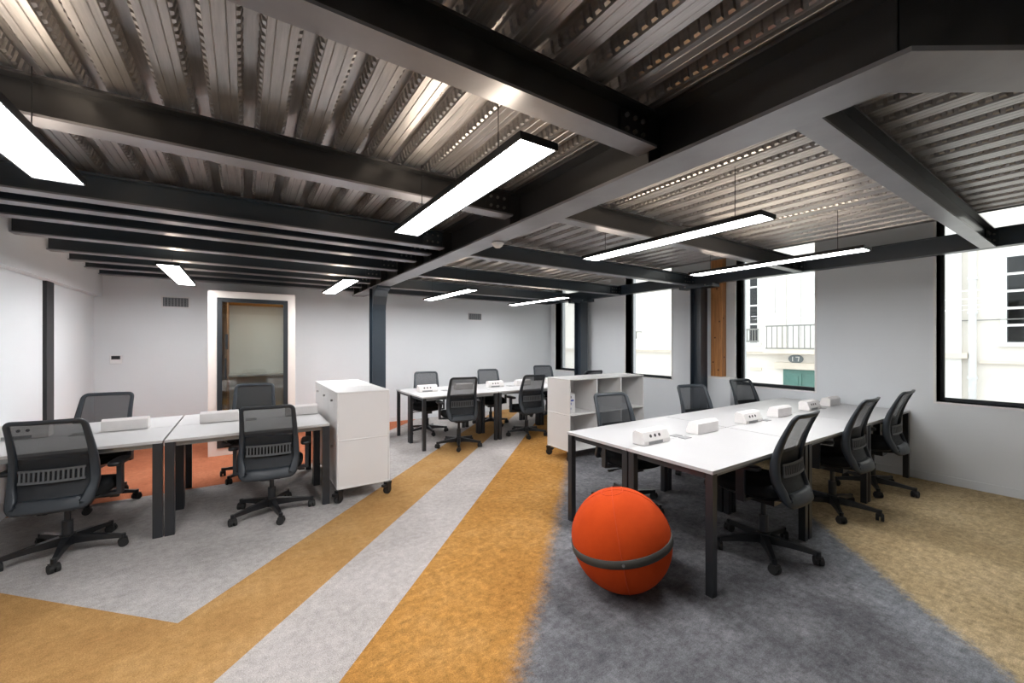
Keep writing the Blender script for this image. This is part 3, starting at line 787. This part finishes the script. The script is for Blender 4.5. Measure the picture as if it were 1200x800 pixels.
def fwin(y0, y1, z0, z1, rows, cols=1, frame='facade_white', shut=False):
    wv_ = F('window', frame, y0-.10, y1+.10, z1, z1+.12, 0, .06)
    F('window_jamb', frame, y0-.10, y0, z0, z1, 0, .05, hs); F('window_jamb', frame, y1, y1+.10, z0, z1, 0, .05, hs); F('window_sill', frame, y0-.14, y1+.14, z0-.10, z0, 0, .12, hs)
    if shut:
        for c in range(cols):
            ya, yb = lerp(y0,y1,c/cols), lerp(y0,y1,(c+1)/cols); sh = F('shutter', 'facade_white', ya+.01, yb-.01, z0, z1, 0, .03, hs)
            for r in range(3): F('shutter_panel', 'facade_white', ya+.09, yb-.09, lerp(z0,z1,(r+.08)/3), lerp(z0,z1,(r+.92)/3), .03, .045, hs)
        return
    F('window_backing', 'vent_grey', y0, y1, z0, z1, 0, .005, hs)
    for r in range(rows):
        for c in range(cols):
            ya, yb = lerp(y0,y1,c/cols), lerp(y0,y1,(c+1)/cols); za, zb = lerp(z0,z1,r/rows), lerp(z0,z1,(r+1)/rows)
            F('pane', 'far_glass', ya+.02, yb-.02, za+.02, zb-.02, .010, .016, hs)
    for r in range(1, rows): F('glazing_bar', frame, y0, y1, lerp(z0,z1,r/rows)-.03, lerp(z0,z1,r/rows)+.03, .0, .04, hs)
    for c in range(1, cols): F('glazing_bar', frame, lerp(y0,y1,c/cols)-.03, lerp(y0,y1,c/cols)+.03, z0, z1, .0, .04, hs)
fwin(.55, 1.66, 1.52, 3.66, 5, 2)
fwin(7.58, 7.86, 1.52, 4.3, 4)
fwin(5.72, 6.62, 1.30, 4.3, 4, 2, 'facade_plaster', True)
fwin(10.2, 11.0, 1.52, 3.8, 4, 2)
fwin(14.2, 15.0, 1.52, 3.8, 4, 2)
def rail(y0, y1, z0, z1, n, out):
    r = MB()
    for zz in (z0+.05, z1): r.box(-out-.02,-out+.02,y0-5,y1-5,zz-.025-ZST,zz+.025-ZST)
    r.obj('balcony_rail', 'facade_iron', hs)
    for i in range(n):
        y = lerp(y0+.03, y1-.03, i/(n-1))-5
        MB().cyl((-out,y,z0+.05-ZST),(-out,y,z1-ZST),.016,n=6).obj('baluster', 'facade_iron', hs)
F('balcony_slab', 'facade_stone', 5.0, 7.15, 1.14, 1.27, 0, .55)
rail(5.02, 7.08, 1.27, 2.10, 13, .50); rail(7.50, 7.94, 1.52, 2.02, 5, .12)
F('door_surround', 'facade_stone', 5.25, 6.95, .60, .82, 0, .16)
dd = F('street_door', 'green_door', 5.45, 6.72, ZST, .58, 0, .03)
for (ya,yb) in ((5.55,6.03),(6.14,6.62)):
    F('door_panel', 'green_door', ya, yb, -.15, .46, .03, .06); F('door_panel', 'green_door', ya+.1, yb-.1, -.05, .36, .06, .08); F('door_panel', 'green_door', ya, yb, -1.6, -.35, .03, .06)
pv = MB().extrude([(.23*math.cos(2*PI*i/24)+1.33, .15*math.sin(2*PI*i/24)+.95-ZST) for i in range(24)], 0, -.03, 0).obj('number_plate', 'plate_enamel', hs)
def digit_bar(y0,y1,z0,z1): F('numeral', 'facade_white', y0, y1, z0, z1, .03, .036)
digit_bar(6.41,6.435,.87,1.03); digit_bar(6.21,6.33,1.005,1.03)
MB().hexa([(-.036,1.235,.87-ZST),(-.036,1.262,.87-ZST),(-.03,1.262,.87-ZST),(-.03,1.235,.87-ZST)],[(-.036,1.212,1.01-ZST),(-.036,1.238,1.01-ZST),(-.03,1.238,1.01-ZST),(-.03,1.212,1.01-ZST)]).obj('numeral','facade_white',hs)
F('low_vent', 'facade_stone', 7.45, 7.85, .48, .60, 0, .04)
pi = MB().cyl((-.12,2.22-5,0),(-.12,2.22-5,10),.075,n=12); pi.obj('downpipe', 'facade_pipe', hs)
for z in (2.3, 3.2, .6): MB().cyl((-.12,2.22-5,z-.04-ZST),(-.12,2.22-5,z+.04-ZST),.095,n=12).obj('pipe_collar', 'facade_pipe', hs)
MB().cyl((-.05,-14-5,2.10-ZST),(-.05,2.95-5,2.10-ZST),.012,n=6).obj('cable', 'facade_iron', hs)
F('pipe_box', 'facade_pipe', 5.98+1.0, 7.06, 2.6, 4.6, 0, .05)
lb = MB().box(-.5,-.0,12.9-5-.02,12.9-5+.02,2.02-ZST,2.06-ZST).box(-.52,-.44,12.82-5,12.98-5,1.72-ZST,2.02-ZST)
lb.obj('wall_lantern', 'facade_iron', hs)
MB().cyl((-.04,11.9-5,2.1-ZST),(0,11.9-5,2.1-ZST),.10,n=16).obj('wall_disc', 'facade_pipe', hs)
